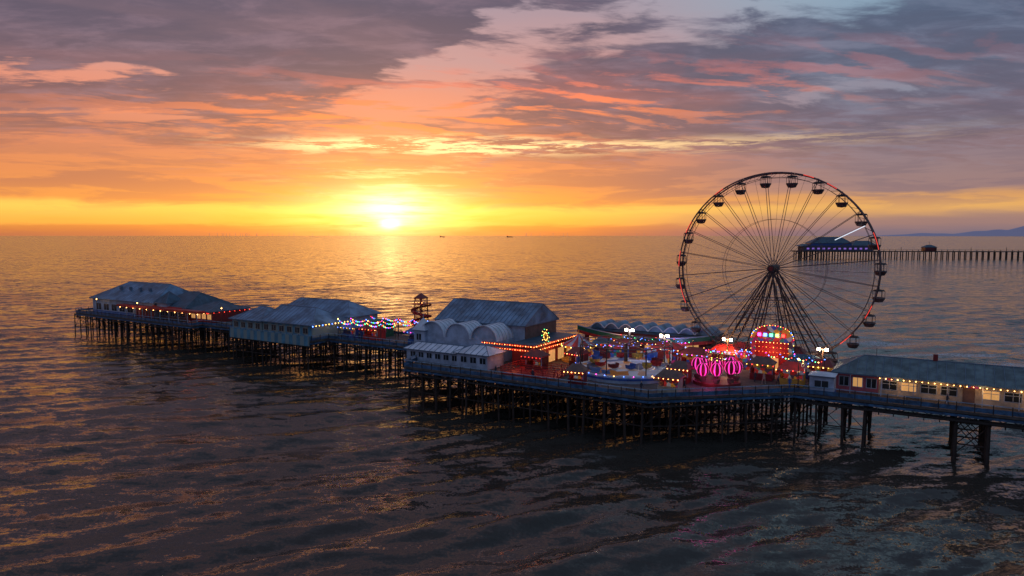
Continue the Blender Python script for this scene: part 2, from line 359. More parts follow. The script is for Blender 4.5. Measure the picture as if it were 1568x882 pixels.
for i in range(10): B.win('f',-.8+i*2.6,.6+i*2.6,1.4,2.6,-1.5 if i<4 else -1.2,fm=cream)
B.bulbs('eaves_lights',[b_b,b_w,b_y],(26.3,-1.8,3.2),(26.3,9.6,3.2),12,.15)
B.done()
B=Ob('pier_hall',(137,3,7))
B.box('walls',white,0,20,0,12,0,6.3); B.hip('roof',roofg,-.5,20.5,-.7,12.7,6.4,10,0,0,ribs=1.0,rm=rib)
gwall(B,brown,20.35,-.3,12.3,6.3,9.75); gwall(B,white,-.35,-.3,12.3,6.3,9.75)
B.box('end_cladding',brown,20.02,20.2,0,12,0,6.3); B.box('loft_door',white,20.4,20.5,5,7,7,8.4)
for c in (3.0,8.9,14.8):
    n=16; r=2.85; V=[];F=[]
    for k in range(n+1):
        t=math.pi*k/n
        V+=[(c-r*math.cos(t),-5.9,4.0+r*math.sin(t)*.95),(c-r*math.cos(t),-.02,4.0+r*math.sin(t)*.95)]
    F=[(2*i,2*i+1,2*i+3,2*i+2) for i in range(n)]
    B.add('barrel_vaults',roofw,V,F)
    B.add('vault_ends',white,[(c-r*.97*math.cos(math.pi*k/n),-5.5,4.0+r*.97*math.sin(math.pi*k/n)*.95) for k in range(n+1)],[tuple(range(n+1))])
    B.path('vault_end_trim',roofw,[(c-(r+.02)*math.cos(math.pi*j/n),-5.92,4.0+(r+.02)*math.sin(math.pi*j/n)*.95) for j in range(n+1)],.12,4)
    for k in range(1,6):
        Y=-5.9+k*1.1; B.path('vault_seams',rib,[(c-(r+.03)*math.cos(math.pi*j/n),Y,4.0+(r+.03)*math.sin(math.pi*j/n)*.95) for j in range(n+1)],.035,3)
B.box('vault_walls',white,.1,17.7,-5.45,-.02,0,3.98)
B.done()
B=Ob('white_pavilion',(138,-8,7))
B.box('walls',white,0,12,0,4.2,0,2.1); B.hip('roof',roofw,-.4,11.8,-.5,4.7,2.2,3.2,1.5,0,ribs=1.2,rm=rib)
B.box('walls',white,12.05,18.5,-.8,4.4,0,2.5); B.hip('roof_porch',roofw,11.5,19.1,-1.3,4.9,2.6,3.8,2.6,2.6,ribs=1.2,rm=rib)
for i in range(6): B.win('f',1+i*1.9,2.1+i*1.9,.8,1.7,0)
for i in range(3): B.win('f',13+i*2,14.2+i*2,1,2.0,-.8)
B.box('turret',white,-2.2,.4,4.8,7.4,0,4.8); B.hip('turret_roof',roofw,-2.5,.7,4.5,7.7,4.9,7.2,1.6,1.6,rm=rib)
B.beam('finial',white,(-.9,6.1,7.1),(-.9,6.1,8.0),.06)
B.win('f',-1.5,-.4,3,4.2,4.8)
B.done()
B=Ob('red_arcade',(157.3,-2,7))
B.box('walls',dred,.0,5,0,15.5,0,3.6)
B.box('roof',rooft,-.3,5.3,-.3,15.8,3.65,3.9)
for zz,o_ in ((2.9,.4),(3.7,.65)):
    B.box('canopy_bands',red,-5,5+o_,-1.4-o_,-1.35-o_+.3,zz,zz+.35); B.box('canopy_bands',red,5+o_-.3,5+o_,-1.05-o_,15.6,zz,zz+.35)
    B.bulbs('canopy_lights',[b_o,b_w],(-5,-1.5-o_,zz+.18),(5+o_,-1.5-o_,zz+.18),20,.08); B.bulbs('canopy_lights',[b_o,b_w],(5.1+o_,-1.4-o_,zz+.18),(5.1+o_,15.6,zz+.18),22,.08)
for i in range(4): B.box('openings',warmw,5.02,5.08,1+i*3.5,3.3+i*3.5,.2,2.3)
c=Vector((5.2,3,5.1)); st=[]
for i in range(20):
    t=math.pi*2*i/20; r=1.3 if i%2==0 else .7; st.append((c.x+r*math.cos(t)*.85,c.y-r*math.cos(t)*.5,c.z+r*math.sin(t)))
B.add('star_sign',yellow,st+[(c.x,c.y-.0,c.z)],[(i,(i+1)%20,20) for i in range(20)])
for i in range(20): B.bulb('star_sign_bulbs',(b_y,b_y,b_g,b_w)[i%4],(st[i][0],st[i][1]-.1,st[i][2]),.08)
B.beam('sign_post',steeld,(c.x,c.y,3.9),c,.1)
e=B.done(); glowlamp(e,(2,-3.2,3),120,(1,.25,.08)); glowlamp(e,(7,5,3),160,(1,.25,.08))
B=Ob('red_terrace',(160,-10,7))
B.box('floor',red,0,10,0,6.5,.02,.25)
for a,b in (((0,0),(10,0)),((10,0),(10,6.5)),((0,6.5),(10,6.5)),((0,0),(0,6.5)),((3,3),(10,3))):
    for zz in(.6,.95,1.3): B.beam('fence',red,(*a,zz),(*b,zz),.07)
    for i in range(6):
        t=i/5; p=(a[0]+(b[0]-a[0])*t,a[1]+(b[1]-a[1])*t); B.beam('fence_posts',red,(*p,.2),(*p,1.4),.07)
B.done()
def stall(s,w_,lx,ly,h,wm,am,bm,rot=0,name='funfair_stall'):
    b=Ob(name,(s,w_,7),rot=rot)
    b.box('counter',wm,-lx/2,lx/2,-ly/2,-ly/2+.5,0,1.05); b.box('back_wall',wm,-lx/2,lx/2,ly/2-.12,ly/2,0,h)
    b.box('side_walls',wm,-lx/2,-lx/2+.12,-ly/2+.52,ly/2-.14,0,h); b.box('side_walls',wm,lx/2-.12,lx/2,-ly/2+.52,ly/2-.14,0,h)
    b.box('prize_display',artA,-lx/2+.3,lx/2-.3,ly/2-.5,ly/2-.15,.6,h-.3)
    n=max(4,int(lx/.7)); 
    for i in range(n):
        a=-lx/2-.3+(lx+.6)*i/n; c=-lx/2-.3+(lx+.6)*(i+1)/n
        b.box('awning_valance',am[i%len(am)],a,c,-ly/2-.75,-ly/2-.68,h-.45,h)
    b.hip('awning',am[0],-lx/2-.3,lx/2+.3,-ly/2-.65,ly/2+.3,h+.1,h+1.1,lx*.3,lx*.3,rm=am[-1])
    b.bulbs('bulbs',bm,(-lx/2-.3,-ly/2-.85,h),(lx/2+.3,-ly/2-.85,h),max(5,int(lx/.7)),.09)
    b.bulbs('interior_lights',[b_w],(-lx/2+.6,0,h-.4),(lx/2-.6,0,h-.4),3,.1)
    for sx in(-1,1): b.beam('posts',white,(sx*(lx/2),-ly/2+.2,1),(sx*(lx/2),-ly/2+.2,h),.07)
    b.done()
stall(110,6.5,4,3,2.5,blue,[blue,yellow],[b_b,b_y]); stall(116,7,4,3,2.5,red,[dred,red],[b_r,b_w]); stall(113,12.5,5,3,2.8,green,[green,yellow],[b_g,b_y])
stall(128,8,4,3,2.6,blue,[blue,white],[b_m,b_b])
stall(163.5,-4,3,2.6,2.5,dred,[dred,red],[b_r]); stall(186.2,12,4.5,3,2.6,red,[dred,yellow],[b_b,b_m]); stall(188.5,-8.5,3,2.4,2.4,cream,[brown,red],[b_w])
stall(190,17,4,3,2.8,red,[red,white],[b_m,b_b]); stall(203.5,14,5,3,2.6,blue,[rooft,white],[b_b,b_w],rot=.2); stall(206.5,11.3,3,2.6,2.6,red,[dred,yellow],[b_y,b_w])
stall(202.8,6.8,3.4,2.8,2.5,yellow,[red,white],[b_w,b_r]); stall(198,8.5,3.4,2.4,2.6,dred,[brown,yellow],[b_y,b_r]); stall(172,14.5,5,3,2.6,dred,[dred,white],[b_b,b_m]); stall(180,15,5,3,2.6,red,[red,white],[b_b,b_w])
stall(168,14,3.5,3,2.6,blue,[rooft,red],[b_b,b_r]); stall(187.6,-.5,2.6,2.4,2.3,dred,[brown,red],[b_w]); stall(201,19.5,3,2.6,3,dred,[dred,blue],[b_b,b_m]); stall(192,21,3,2.6,2.8,blue,[red,blue],[b_w,b_b])
stall(168.3,2.5,2.4,2.4,2.4,dred,[dred,red],[b_r,b_w],rot=-.3); stall(174.5,-10.7,2.4,2,2.2,dred,[brown,red],[b_w],rot=.1)
for (a,b_) in (((108,4.5),(124,4.8)),((107,9),(125,10)),((108,14.5),(125,14.5)),((188,10.5),(196,9.5)),((198,11),(207,9.3)),((170,17.5),(184,17.5))):
    o=Ob('string_lights',(0,0,7)); k=4; ms=[b_g,b_b,b_w,b_m,b_b,b_r]; random.shuffle(ms)
    for i in range(k):
        p=(a[0]+(b_[0]-a[0])*i/k,a[1]+(b_[1]-a[1])*i/k); q=(a[0]+(b_[0]-a[0])*(i+1)/k,a[1]+(b_[1]-a[1])*(i+1)/k)
        o.beam('pole',steeld,(*p,0),(*p,4),.07); o.bulbs('bulbs',ms,(*p,3.9),(*q,3.9),9 if a[0]<150 else 5,.14 if a[0]<150 else .1,.6)
    o.beam('pole',steeld,(*b_,0),(*b_,4),.07); o.done()
for s,w_ in((146,-12.3),(152,-12.3),(171,-12.3),(178,-12.3),(184,-12.3),(214,3),(219,3),(110,3.9)):
    o=Ob('park_bench',(s,w_,7)); 
    for k in range(3): o.box('seat_slats',wood,-.8,.8,-.25+k*.17,-.12+k*.17,.42,.46)
    for k in range(3): o.box('backrest_slats',wood,-.8,.8,-.31,-.27,.55+k*.15,.65+k*.15)
    for sx in(-.7,.7): o.beam('legs',steeld,(sx,-.29,0),(sx,-.29,.98),.03); o.beam('legs',steeld,(sx,.2,0),(sx,.2,.42),.03); o.beam('arm_rests',steeld,(sx,-.29,.64),(sx,.2,.64),.03)
    o.done()
# spiral slide tower
o=Ob('helter_skelter',(122,16,7))
for sx in(-1,1):
    for sy in(-1,1): o.beam('frame_posts',dred,(sx*1.2,sy*1.2,0),(sx*.95,sy*.95,9),.13)
for zz in(1.5,3,4.5,6,7.5):
    q=[(1.15,1.15,zz),(-1.15,1.15,zz),(-1.15,-1.15,zz),(1.15,-1.15,zz)]; o.path('frame_rings',dred,q,.09,4,True)
    for i in range(4): o.beam('frame_braces',dred,q[i],(q[(i+1)%4][0],q[(i+1)%4][1],zz+1.5),.05)
o.box('top_platform',red,-1.4,1.4,-1.4,1.4,7.4,7.6); o.hip('cap',dred,-1.2,1.2,-1.2,1.2,8.9,10,1.2,1.2,rm=red)
V=[];F=[];n=80
for i in range(n+1):
    t=i/n*2*math.pi*2.6; zq=7.3-6.8*i/n
    for r,dz in((1.5,.45),(1.6,0),(2.3,0),(2.4,.45)): V.append((r*math.cos(t),r*math.sin(t),zq+dz))
for i in range(n):
    for k in range(3): F.append((4*i+k,4*i+k+1,4*i+4+k+1,4*i+4+k))
o.add('spiral_chute',red,V,F); o.bulbs('lamps',[b_w],(1.3,-1.3,7.9),(-1.3,-1.3,7.9),3,.1); o.done()
# carousel
o=Ob('carousel',(165.6,8,7)); n=16
for i in range(n):
    o.lathe('canopy',(red,white)[i%2],[(3.1,3.0),(1.3,3.9),(.1,4.9)],1,a0=2*math.pi*i/n,a1=2*math.pi*(i+1)/n)
    o.lathe('valance',(blue,yellow)[i%2],[(3.1,3.0),(3.15,2.6)],1,a0=2*math.pi*i/n,a1=2*math.pi*(i+1)/n)
    t=2*math.pi*i/n; o.bulb('bulbs',(b_w,b_y)[i%2],(3.2*math.cos(t),3.2*math.sin(t),2.8),.1)
    if i%2==0: 
        o.beam('poles',yellow,(2.4*math.cos(t),2.4*math.sin(t),.3),(2.4*math.cos(t),2.4*math.sin(t),3),.05)
        o.beam('horses',white,(2.4*math.cos(t)-.4*math.sin(t),2.4*math.sin(t)+.4*math.cos(t),1.3),(2.4*math.cos(t)+.4*math.sin(t),2.4*math.sin(t)-.4*math.cos(t),1.2),.2,6,.16)
o.lathe('platform',yellow,[(3.2,0),(3.2,.3),(.01,.3)],24); o.lathe('centre_drum',red,[(.9,.3),(.7,3)],12); o.beam('finial',yellow,(0,0,4.8),(0,0,5.7),.08); e=o.done(); glowlamp(e,(1.4,-2,2.4),50,(1,.6,.25))
# scalloped roof arcade at the back
o=Ob('scalloped_roof_arcade',(160,21,7))
o.box('walls',dred,0,26,1.5,9,0,3.6); o.box('roof',rooft,-.3,26.3,1.2,9.3,3.65,4.0)
for i in range(8):
    a=1+i*3.1; n=8
    pts=[(a+3.1*k/n,4.1+1.1*math.sin(math.pi*k/n)) for k in range(n+1)]
    V=[(p[0],2,p[1]) for p in pts]+[(p[0],9,p[1]) for p in pts]
    o.add('scalloped_roof',roofg,V,[(k,k+1,n+2+k,n+1+k) for k in range(n)]+[tuple(range(n+1))[::-1]])
    o.path('white_trim',roofw,[(p[0],1.9,p[1]+.05) for p in pts],.12,4)
n=40
for (zt,zb,m_,yy) in ((3.7,2.9,green,-.1),(2.9,2.3,red,-.15),(3.9,3.72,white,-.2)):
    V=[]
    for k in range(n+1):
        t=k/n; sag=1.5*(1-(2*t-1)**2)
        V+=[(-1+28*t,yy,zt-sag+.9),(-1+28*t,yy,zb-sag+.9)]
    o.add('swept_fascia_'+m_.name,m_,V,[(2*k,2*k+1,2*k+3,2*k+2) for k in range(n)])
for k in range(8): o.beam('fascia_posts',dred,(-1+4*k,.0,0),(-1+4*k,.0,2.4),.12)
for k in range(6): o.box('openings',warmw,1+4*k,3.6+4*k,1.4,1.48,.3,2.4)
o.bulbs('bulbs',[b_r,b_w,b_b],(0,-.3,2.0),(26,-.3,2.0),24,.09); e=o.done(); glowlamp(e,(8,-2,3),150,(1,.35,.15)); glowlamp(e,(20,-2,3),180,(.45,.35,1))
# spinning ride
o=Ob('waltzer_ride',(177.5,1.5,7))
o.lathe('platform_skirt',white,[(8.6,0),(8.6,1.0),(8.2,1.1)],48); o.lathe('platform_skirt_band',blue,[(8.65,.45),(8.65,.8)],48)
o.lathe('platform',artB,[(8.2,1.1),(6.5,1.0),(6.5,1.5),(3,1.9),(.01,2.0)],48)
for i in range(24):
    t0=math.radians(-20)+math.radians(220)*i/24; t1=math.radians(-20)+math.radians(220)*(i+1)/24
    o.lathe('scenery_panels',(artA,dred,blue,artA)[i%4],[(8.4,1.1),(8.5,2.6+.5*(i%2))],1,a0=t0,a1=t1)
for i in range(12):
    t=2*math.pi*i/12; c_=(5.2*math.cos(t),5.2*math.sin(t))
    o.lathe('cars',(red,dred,blue,yellow)[i%4],[(.2,1.65),(.85,1.9),(.95,2.5)],10,c=c_,a0=t-1.2,a1=t+3.2)
for i in range(36):
    t=2*math.pi*i/36; o.bulb('edge_bulbs',(b_w,b_b,b_m,b_b)[i%4],(8.7*math.cos(t),8.7*math.sin(t),1.15),.09)
o.beam('centre_mast',steeld,(0,0,1.9),(0,0,5),.3,8)
for t in range(8):
    a=2*math.pi*t/8; o.beam('truss_posts',steeld,(8*math.cos(a),8*math.sin(a),1),(8*math.cos(a),8*math.sin(a),5.2),.1)
    b2=2*math.pi*(t+1)/8; o.beam('truss_ring',steel,(8*math.cos(a),8*math.sin(a),5.2),(8*math.cos(b2),8*math.sin(b2),5.2),.12); o.beam('truss_ring',steel,(8*math.cos(a),8*math.sin(a),4.7),(8*math.cos(b2),8*math.sin(b2),4.7),.07)
    o.beam('truss_spokes',steel,(8*math.cos(a),8*math.sin(a),5.2),(0,0,5),.06)
    if t in(1,2,3,5): o.bulbs('hanging_bulbs',[b_w,b_b],(8*math.cos(a),8*math.sin(a),5),(0,0,4.8),6,.07,.3)
e=o.done(); glowlamp(e,(-2,-3,4.4),110,(1,.5,.3)); glowlamp(e,(3,3,4.4),140,(.4,.4,1))
# balloon ride
o=Ob('balloon_ride',(192.6,1.5,7)); o.lathe('platform',dred,[(3.6,0),(3.6,.5),(.01,.55)],32); o.beam('mast',steeld,(0,0,.5),(0,0,4),.2,8)
for i in range(8):
    t=2*math.pi*i/8+.25; cx,cy=2.9*math.cos(t),2.9*math.sin(t); zc=2.7+.3*math.sin(i*2.1)
    prof=[(.92*math.sin(math.pi*k/10)+.02,zc-1.02*math.cos(math.pi*k/10)) for k in range(11)]
    for k in range(14):
        if k%2==0: o.lathe('lit_gores',led_m,prof,1,c=(cx,cy),a0=2*math.pi*k/14,a1=2*math.pi*(k+.55)/14)
    prof2=[(r*.93,zc+(q-zc)*.95) for r,q in prof]; o.lathe('balloon_skin',dred,prof2,16,c=(cx,cy))
    o.lathe('basket',brown,[(.4,.6),(.6,1.2)],10,c=(cx,cy)); o.beam('arm',steel,(0,0,3.7),(cx,cy,zc+1.0),.08); o.beam('stem',steel,(cx,cy,.9),(cx,cy,zc-1),.05)
    o.bulb('hub_bulbs',b_y,(cx*.4,cy*.4,3.8),.09)
e=o.done(); glowlamp(e,(0,-4.6,2),110,(1,.1,.5)); glowlamp(e,(-4.5,1,2.5),110,(1,.1,.6))
# ---------------------------------------------------------------- ferris wheel
H=17.25
W=Ob('ferris_wheel',(196.8,21.6,7+H)); Rr=16.6
def arc(part,m,R,yy,r,a0,a1,n,k=5):
    pts=[(R*math.cos(a0+(a1-a0)*i/n),yy,R*math.sin(a0+(a1-a0)*i/n)) for i in range(n+1)]; W.path(part,m,pts,r,k)
for yy in(-.95,.95):
    arc('rims',steel,Rr,yy,.14,0,2*math.pi,96); arc('inner_rims',steel,Rr-.8,yy,.05,0,2*math.pi,96,4); arc('mid_rings',steel,8.6,yy,.035,0,2*math.pi,72,4)
NG=24
for i in range(NG*2):
    t=2*math.pi*i/(NG*2); c_,s2=math.cos(t),math.sin(t)
    W.beam('rim_ties',steel,(Rr*c_,-.95,Rr*s2),(Rr*c_,.95,Rr*s2),.06)
    t2=2*math.pi*(i+.5)/(NG*2)
    for yy in(-.95,.95): W.beam('rim_lattice',steel,(Rr*c_,yy,Rr*s2),((Rr-.8)*math.cos(t2),yy,(Rr-.8)*math.sin(t2)),.03)
for i in range(NG):
    t=2*math.pi*(i+.4)/NG; c_,s2=math.cos(t),math.sin(t)
    t3=t+math.pi/NG
    for yy in(-1,1): W.beam('spokes',steel,(.7*c_,yy*1.4,.7*s2),(Rr*c_,yy*.95,Rr*s2),.06)
    W.beam('cross_spokes',steel,(.7*c_,-1.4,.7*s2),(Rr*math.cos(t3),.95,Rr*math.sin(t3)),.025)
    px,pz=(Rr+.1)*c_,(Rr+.1)*s2
    W.beam('gondola_axles',steeld,(px,-.95,pz),(px,.95,pz),.09)
    for yy in(-.7,.7): W.beam('gondola_hangers',steeld,(px,yy,pz),(px,yy,pz-.55),.06)
    W.lathe('gondola_canopies',steeld,[(.95,pz-.75),(.75,pz-.5),(.08,pz-.4)],8,c=(px,0))
    for k in range(6):
        a=2*math.pi*k/6; W.beam('gondola_bars',steeld,(px+.9*math.cos(a),.9*math.sin(a),pz-.7),(px+.9*math.cos(a),.9*math.sin(a),pz-1.9),.045)
    W.lathe('gondola_tubs',steel,[(.02,pz-2.6),(.65,pz-2.5),(1.0,pz-1.85),(.95,pz-1.75),(.6,pz-2.0),(.02,pz-2.1)],10,c=(px,0))
D=math.radians
for a0,a1 in((54,60),(68,74),(122,128),(150,158),(170,180),(188,204),(12,22),(-28,-20),(-48,-40)):
    arc('led_strips',led_r,Rr+.05,-1.12,.055,D(a0),D(a1),8)
W.beam('lit_spoke',led_w,(9.8,-1.25,5.0),(14.2,-1.15,7.3),.08)
W.beam('hub',steeld,(0,-2.4,0),(0,2.4,0),.65,12); W.beam('hub_flanges',dred,(0,-2.5,0),(0,-2.42,0),.4,12)
for sy in(-1,1):
    top=Vector((0,sy*2,0)); legs=[-10.6,-8.8,-4.4,-3.4,3.4,4.4,8.8,10.6]
    base=[Vector((b,sy*(5.2 if abs(b)>5 else 4.2),-H)) for b in legs]
    for b in base: W.beam('legs',steeld,top,b,.12,4,.15)
    for i,j in((0,1),(2,3),(4,5),(6,7)):
        for k in range(2,16,2):
            p=top.lerp(base[i],k/16); q=top.lerp(base[j],(k+1.5)/16); W.beam('leg_lattice',steeld,p,q,.05); W.beam('leg_lattice',steeld,p,top.lerp(base[j],k/16),.05)
    for k in(5,8,11,14):
        f=k/16; W.beam('leg_ties',steeld,top.lerp(base[0],f),top.lerp(base[7],f),.07)
        for i,j in((1,2),(3,4),(5,6)):
            W.beam('leg_ties',steeld,top.lerp(base[i],f),top.lerp(base[j],min(1,f+.18)),.04); W.beam('leg_ties',steeld,top.lerp(base[j],f),top.lerp(base[i],min(1,f+.18)),.04)
    W.beam('base_frame',steeld,base[0]+Vector((-.5,0,.2)),base[7]+Vector((.5,0,.2)),.25)
for b in(-10.4,-8.6,-3,3,8.6,10.4): W.beam('base_frame',steeld,(b,-5.6,-H+.25),(b,5.6,-H+.25),.22)
for f in(.3,.5,.7,.9):
    for b in(-10.4,10.4,-3.9,3.9): W.beam('side_ties',steeld,Vector((0,-2,0)).lerp(Vector((b,-5,-H)),f),Vector((0,2,0)).lerp(Vector((b,5,-H)),f),.06)
W.done()
# boarding station with lit facade
o=Ob('wheel_boarding_station',(198.2,14.8,7))
n=12; HH=5.8; pts=[(-3.4,0),(-3.4,HH)]+[(-3.4*math.cos(math.pi*k/n),HH+2.2*math.sin(math.pi*k/n)) for k in range(1,n)]+[(3.4,HH),(3.4,0)]
V=[(a,0,b) for a,b in pts]+[(a,.3,b) for a,b in pts]; k=len(pts)
o.add('facade',artA,V,[tuple(range(k)),tuple(range(k,2*k))[::-1]]+[(i,(i+1)%k,k+(i+1)%k,k+i) for i in range(k)])
o.box('entrance',red,-2.6,2.6,-.15,-.02,.2,5.2); o.box('entrance_opening',warmw,-1.1,1.1,-.22,-.16,.2,2.5)
for i in range(5): o.box('sign_letters',(b_m,b_b,b_g,b_y,b_r)[i],-2.3+i*.95,-1.8+i*.95,-.25,-.17,6.1,6.6)
for i in range(k-1): o.bulbs('outline_bulbs',[b_r,b_y,b_b],(pts[i][0],-.1,pts[i][1]),(pts[i+1][0],-.1,pts[i+1][1]),6 if i in(0,k-2) else 2,.075)
for j in range(3): o.bulbs('canopy_bulbs',[(b_w,),(b_r,b_y),(b_o,)][j],(-2.6,-.3,5.1-j*.8),(2.6,-.3,5.1-j*.8),9,.06)
o.box('boarding_deck',dred,-5,5,.35,6,.0,.7); o.box('steps',red,-2,2,-1.6,-.3,.0,.35)
for sx in(-1,1):
    o.box('side_panels',artA,sx*4.8-1.2,sx*4.8+1.2,.05,.25,0,3.2); o.bulbs('side_bulbs',[b_b,b_r,b_b],(sx*4.8-1.2,-.05,3.2),(sx*4.8+1.2,-.05,3.2),6,.1)
    o.bulbs('ramp_bulbs',[b_b,b_b,b_w],(sx*5,.3,1.6),(sx*9,2,1.2),8,.1)
    o.box('ramps',red,min(sx*5.05,sx*9),max(sx*5.05,sx*9),.4,2.5,0,.5)
for i in range(9):
    o.beam('ribs',dred,(-3+i*.75,.35,5),(-3+i*.75,5.5,3.6),.06)
e=o.done(); glowlamp(e,(0,-2.5,3.5),200,(1,.2,.12)); glowlamp(e,(7,-1.5,3),260,(.2,.25,1)); glowlamp(e,(-6.5,-1,3),200,(1,.45,.15)); glowlamp(e,(0,7,4),150,(1,.4,.2))
o=Ob('ticket_kiosk',(207.6,2.6,7)); o.box('walls',white,-1.6,1.6,-1.2,1.8,0,2.7); o.hip('roof',roofw,-1.8,1.8,-1.4,2,2.8,3.2,1.6,1.6,rm=rib); o.win('f',-.9,.9,1.1,2.1,-1.2); o.box('base_band',blue,-1.65,1.65,-1.25,1.85,0,.5); o.done()
# long bar building on the right
o=Ob('pier_bar',(209,6,7))
o.box('walls',pink,0,5.6,0,8,0,2.7); o.box('walls',cream,5.62,95,.1,8,0,2.7); o.hip('roof',roofgr,-.6,96,-.9,8.9,2.9,5.0,4,4,ribs=1.1,rm=rib)
for i in range(3): o.win('f',.5+i*1.8,1.7+i*1.8,.9,2.2,0,gm=(warmw if i==1 else glass))
for i in range(36):
    if i%5==4: o.box('doors',brown,6.2+i*2.4,7.6+i*2.4,.04,.12,0,2.3)
    else:
        o.win('f',6.1+i*2.4,7.9+i*2.4,.95,2.1,.1,gm=warmw if i%4==1 else glass); o.box('glazing_rail',white,6.1+i*2.4,7.9+i*2.4,-.02,.02,1.7,1.78)
o.bulbs('eaves_bulbs',[b_w],(5.8,-1.0,2.6),(95,-1.0,2.6),120,.085)
for i in range(24): o.beam('veranda_posts',white,(2+i*4,-.8,0),(2+i*4,-.8,2.8),.07)
for i in range(9): o.box('signs',artA,6.3+i*9.6,8.6+i*9.6,-.02,.03,2.25,2.6)
o.box('chimney',dred,12.2,12.8,3.9,4.5,4.9,5.9); o.beam('finial',steeld,(5,4,4.9),(5,4,6.2),.05)
e=o.done()
for i in range(8): glowlamp(e,(8+i*5,-1.3,2.3),45,(1,.5,.15),'veranda_light')
# lamps
def lamp(s,w_,h=4.5,m=b_w,pw=60,c=(1,.6,.25),name='street_lamp'):
    o=Ob(name,(s,w_,7)); o.beam('post',steeld,(0,0,0),(0,0,h),.09,6,.06); o.lathe('base',steeld,[(.22,0),(.2,.5),(.1,.7)],8); o.bulb('lantern',m,(0,0,h+.2),.2); o.beam('cap',steeld,(0,0,h+.42),(0,0,h+.55),.2,6,.05)
    glowlamp(o.done(),(0,-.5,h+.1),pw,c,'lamp_light')
for s_,w_ in((12,1.5),(34,1),(66,4.5),(108,4),(120,3.8),(131,4),(204,4.5)): lamp(s_,w_,4.2,b_w,40)
def floodl(s,w_,h,pw,c):
    o=Ob('floodlight',(s,w_,7)); o.beam('mast',steeld,(0,0,0),(0,0,h),.12,6); o.beam('crossarm',steeld,(-.9,0,h),(.9,0,h),.07)
    for k in(-.6,.6): o.box('housing',steeld,k-.28,k+.28,-.1,.25,h-.3,h+.25); o.box('lens',flood,k-.22,k+.22,-.16,-.11,h-.22,h+.18)
    e=o.done(); l=bpy.data.lights.new('flood','SPOT'); l.energy=pw; l.color=c; l.spot_size=2.4; l.shadow_soft_size=.3; lo=bpy.data.objects.new('flood',l); sc.collection.objects.link(lo); lo.parent=e; lo.location=(0,-.5,h); lo.rotation_euler=(math.radians(50),0,0)
floodl(174.5,10.6,6,600,(.85,.95,1)); floodl(181.8,8.3,5.8,600,(1,.95,.8)); floodl(190.8,15,5.0,1000,(1,.5,.2)); floodl(206,15,4.6,1000,(1,.55,.25))
# people
import bmesh
def person(s,w_,rot=0,shirt=None,st=.22):
    e=Ob('person',(s,w_,7),rot=rot).e
    V=[(0,0,.95),(0,0,1.2),(0,0,1.42),(0,0,1.53),(0,-.01,1.66),(.1,st*.3,.88),(.11,st,.5),(.11,st*.9+.1,.06),(.11,st*.9-.06,.03),(-.1,-st*.3,.88),(-.11,-st*.7,.5),(-.11,-st*1.2+.1,.08),(-.11,-st*1.2-.06,.03),
       (.19,0,1.4),(.25,-.06,1.13),(.24,-.2,.9),(-.19,0,1.4),(-.25,.05,1.13),(-.24,-.05,.88)]
    Eg=[(0,1),(1,2),(2,3),(3,4),(0,5),(5,6),(6,7),(7,8),(0,9),(9,10),(10,11),(11,12),(2,13),(13,14),(14,15),(2,16),(16,17),(17,18)]
    rd=[.15,.15,.13,.06,.11,.1,.07,.05,.04,.1,.07,.05,.04,.07,.05,.04,.07,.05,.04]
    me=bpy.data.meshes.new('body'); me.from_pydata(V,Eg,[]); me.materials.append(shirt or cloth); o=bpy.data.objects.new('body',me); sc.collection.objects.link(o); o.parent=e
    o.modifiers.new('skin','SKIN')
    for i,r in enumerate(rd): me.skin_vertices[0].data[i].radius=(r,r*.8)
    me.skin_vertices[0].data[0].use_root=True
    m2=o.modifiers.new('sub','SUBSURF'); m2.levels=1; m2.render_levels=1
    hd=bpy.data.meshes.new('head'); bm=bmesh.new(); bmesh.ops.create_icosphere(bm,subdivisions=2,radius=.115,matrix=Matrix.Translation((0,-.03,1.67))@Matrix.Diagonal((.85,1,1.1,1))); bm.to_mesh(hd); bm.free(); hd.materials.append(skin); ho=bpy.data.objects.new('head',hd); sc.collection.objects.link(ho); ho.parent=e
person(223,3.4,1.3,cloth); person(203,3.4,.5,blue); person(201.2,4.2,2.,cloth); person(188.5,-4,1.,red); person(167,-11.5,.3,cloth); person(199,4.8,2.5,cream); person(197.6,5.2,.8,cloth); person(114,4.4,1,cloth); person(185,-11,1.2,cloth); person(160,-11.6,1.8,cloth); person(190,-6.5,2.2,cloth)
# ---------------------------------------------------------------- distant pier
P=Ob('pier',(377,893,0),pier=False,rot=math.radians(-6))
P.box('deck',under,0,700,-6,6,9,10); P.box('head_deck',under,-8,95,-16,16,9,10.2)
for i in range(100):
    X=-4+i*7
    for yy in((-14,-5,5,14) if X<95 else (-5,5)): P.beam('piles',pile,(X,yy,-2),(X,yy,9),.7,5)
    P.beam('railing_posts',under,(X,-6,10),(X,-6,12),.35)
    if i%6==0: P.beam('lamp_posts',under,(X,-6,10),(X,-6,15),.3)
P.beam('railing',under,(0,-6,11.7),(700,-6,11.7),.25)
P.done()
T2=Ob('theatre',(377,893,10.2),pier=False,rot=math.radians(-6))
T2.box('walls',mat('distant_wall',(.09,.08,.12),.8),0,85,-12,12,0,7); T2.hip('roof',rooft,8,60,-13,13,10,18,14,10,rm=rib); T2.box('upper_walls',blue,9,59,-12,12,7,10); T2.hip('roof_side',rooft,60,92,-12,12,7,13,8,8,rm=rib); T2.hip('roof_low',rooft,-4,8,-13,13,6,9,5,1,rm=rib)
for i in range(12): T2.box('windows',em('dim_window',(.5,.25,1),.3),4+i*6.5,7+i*6.5,-12.2,-12.02,2,4)
T2.done()
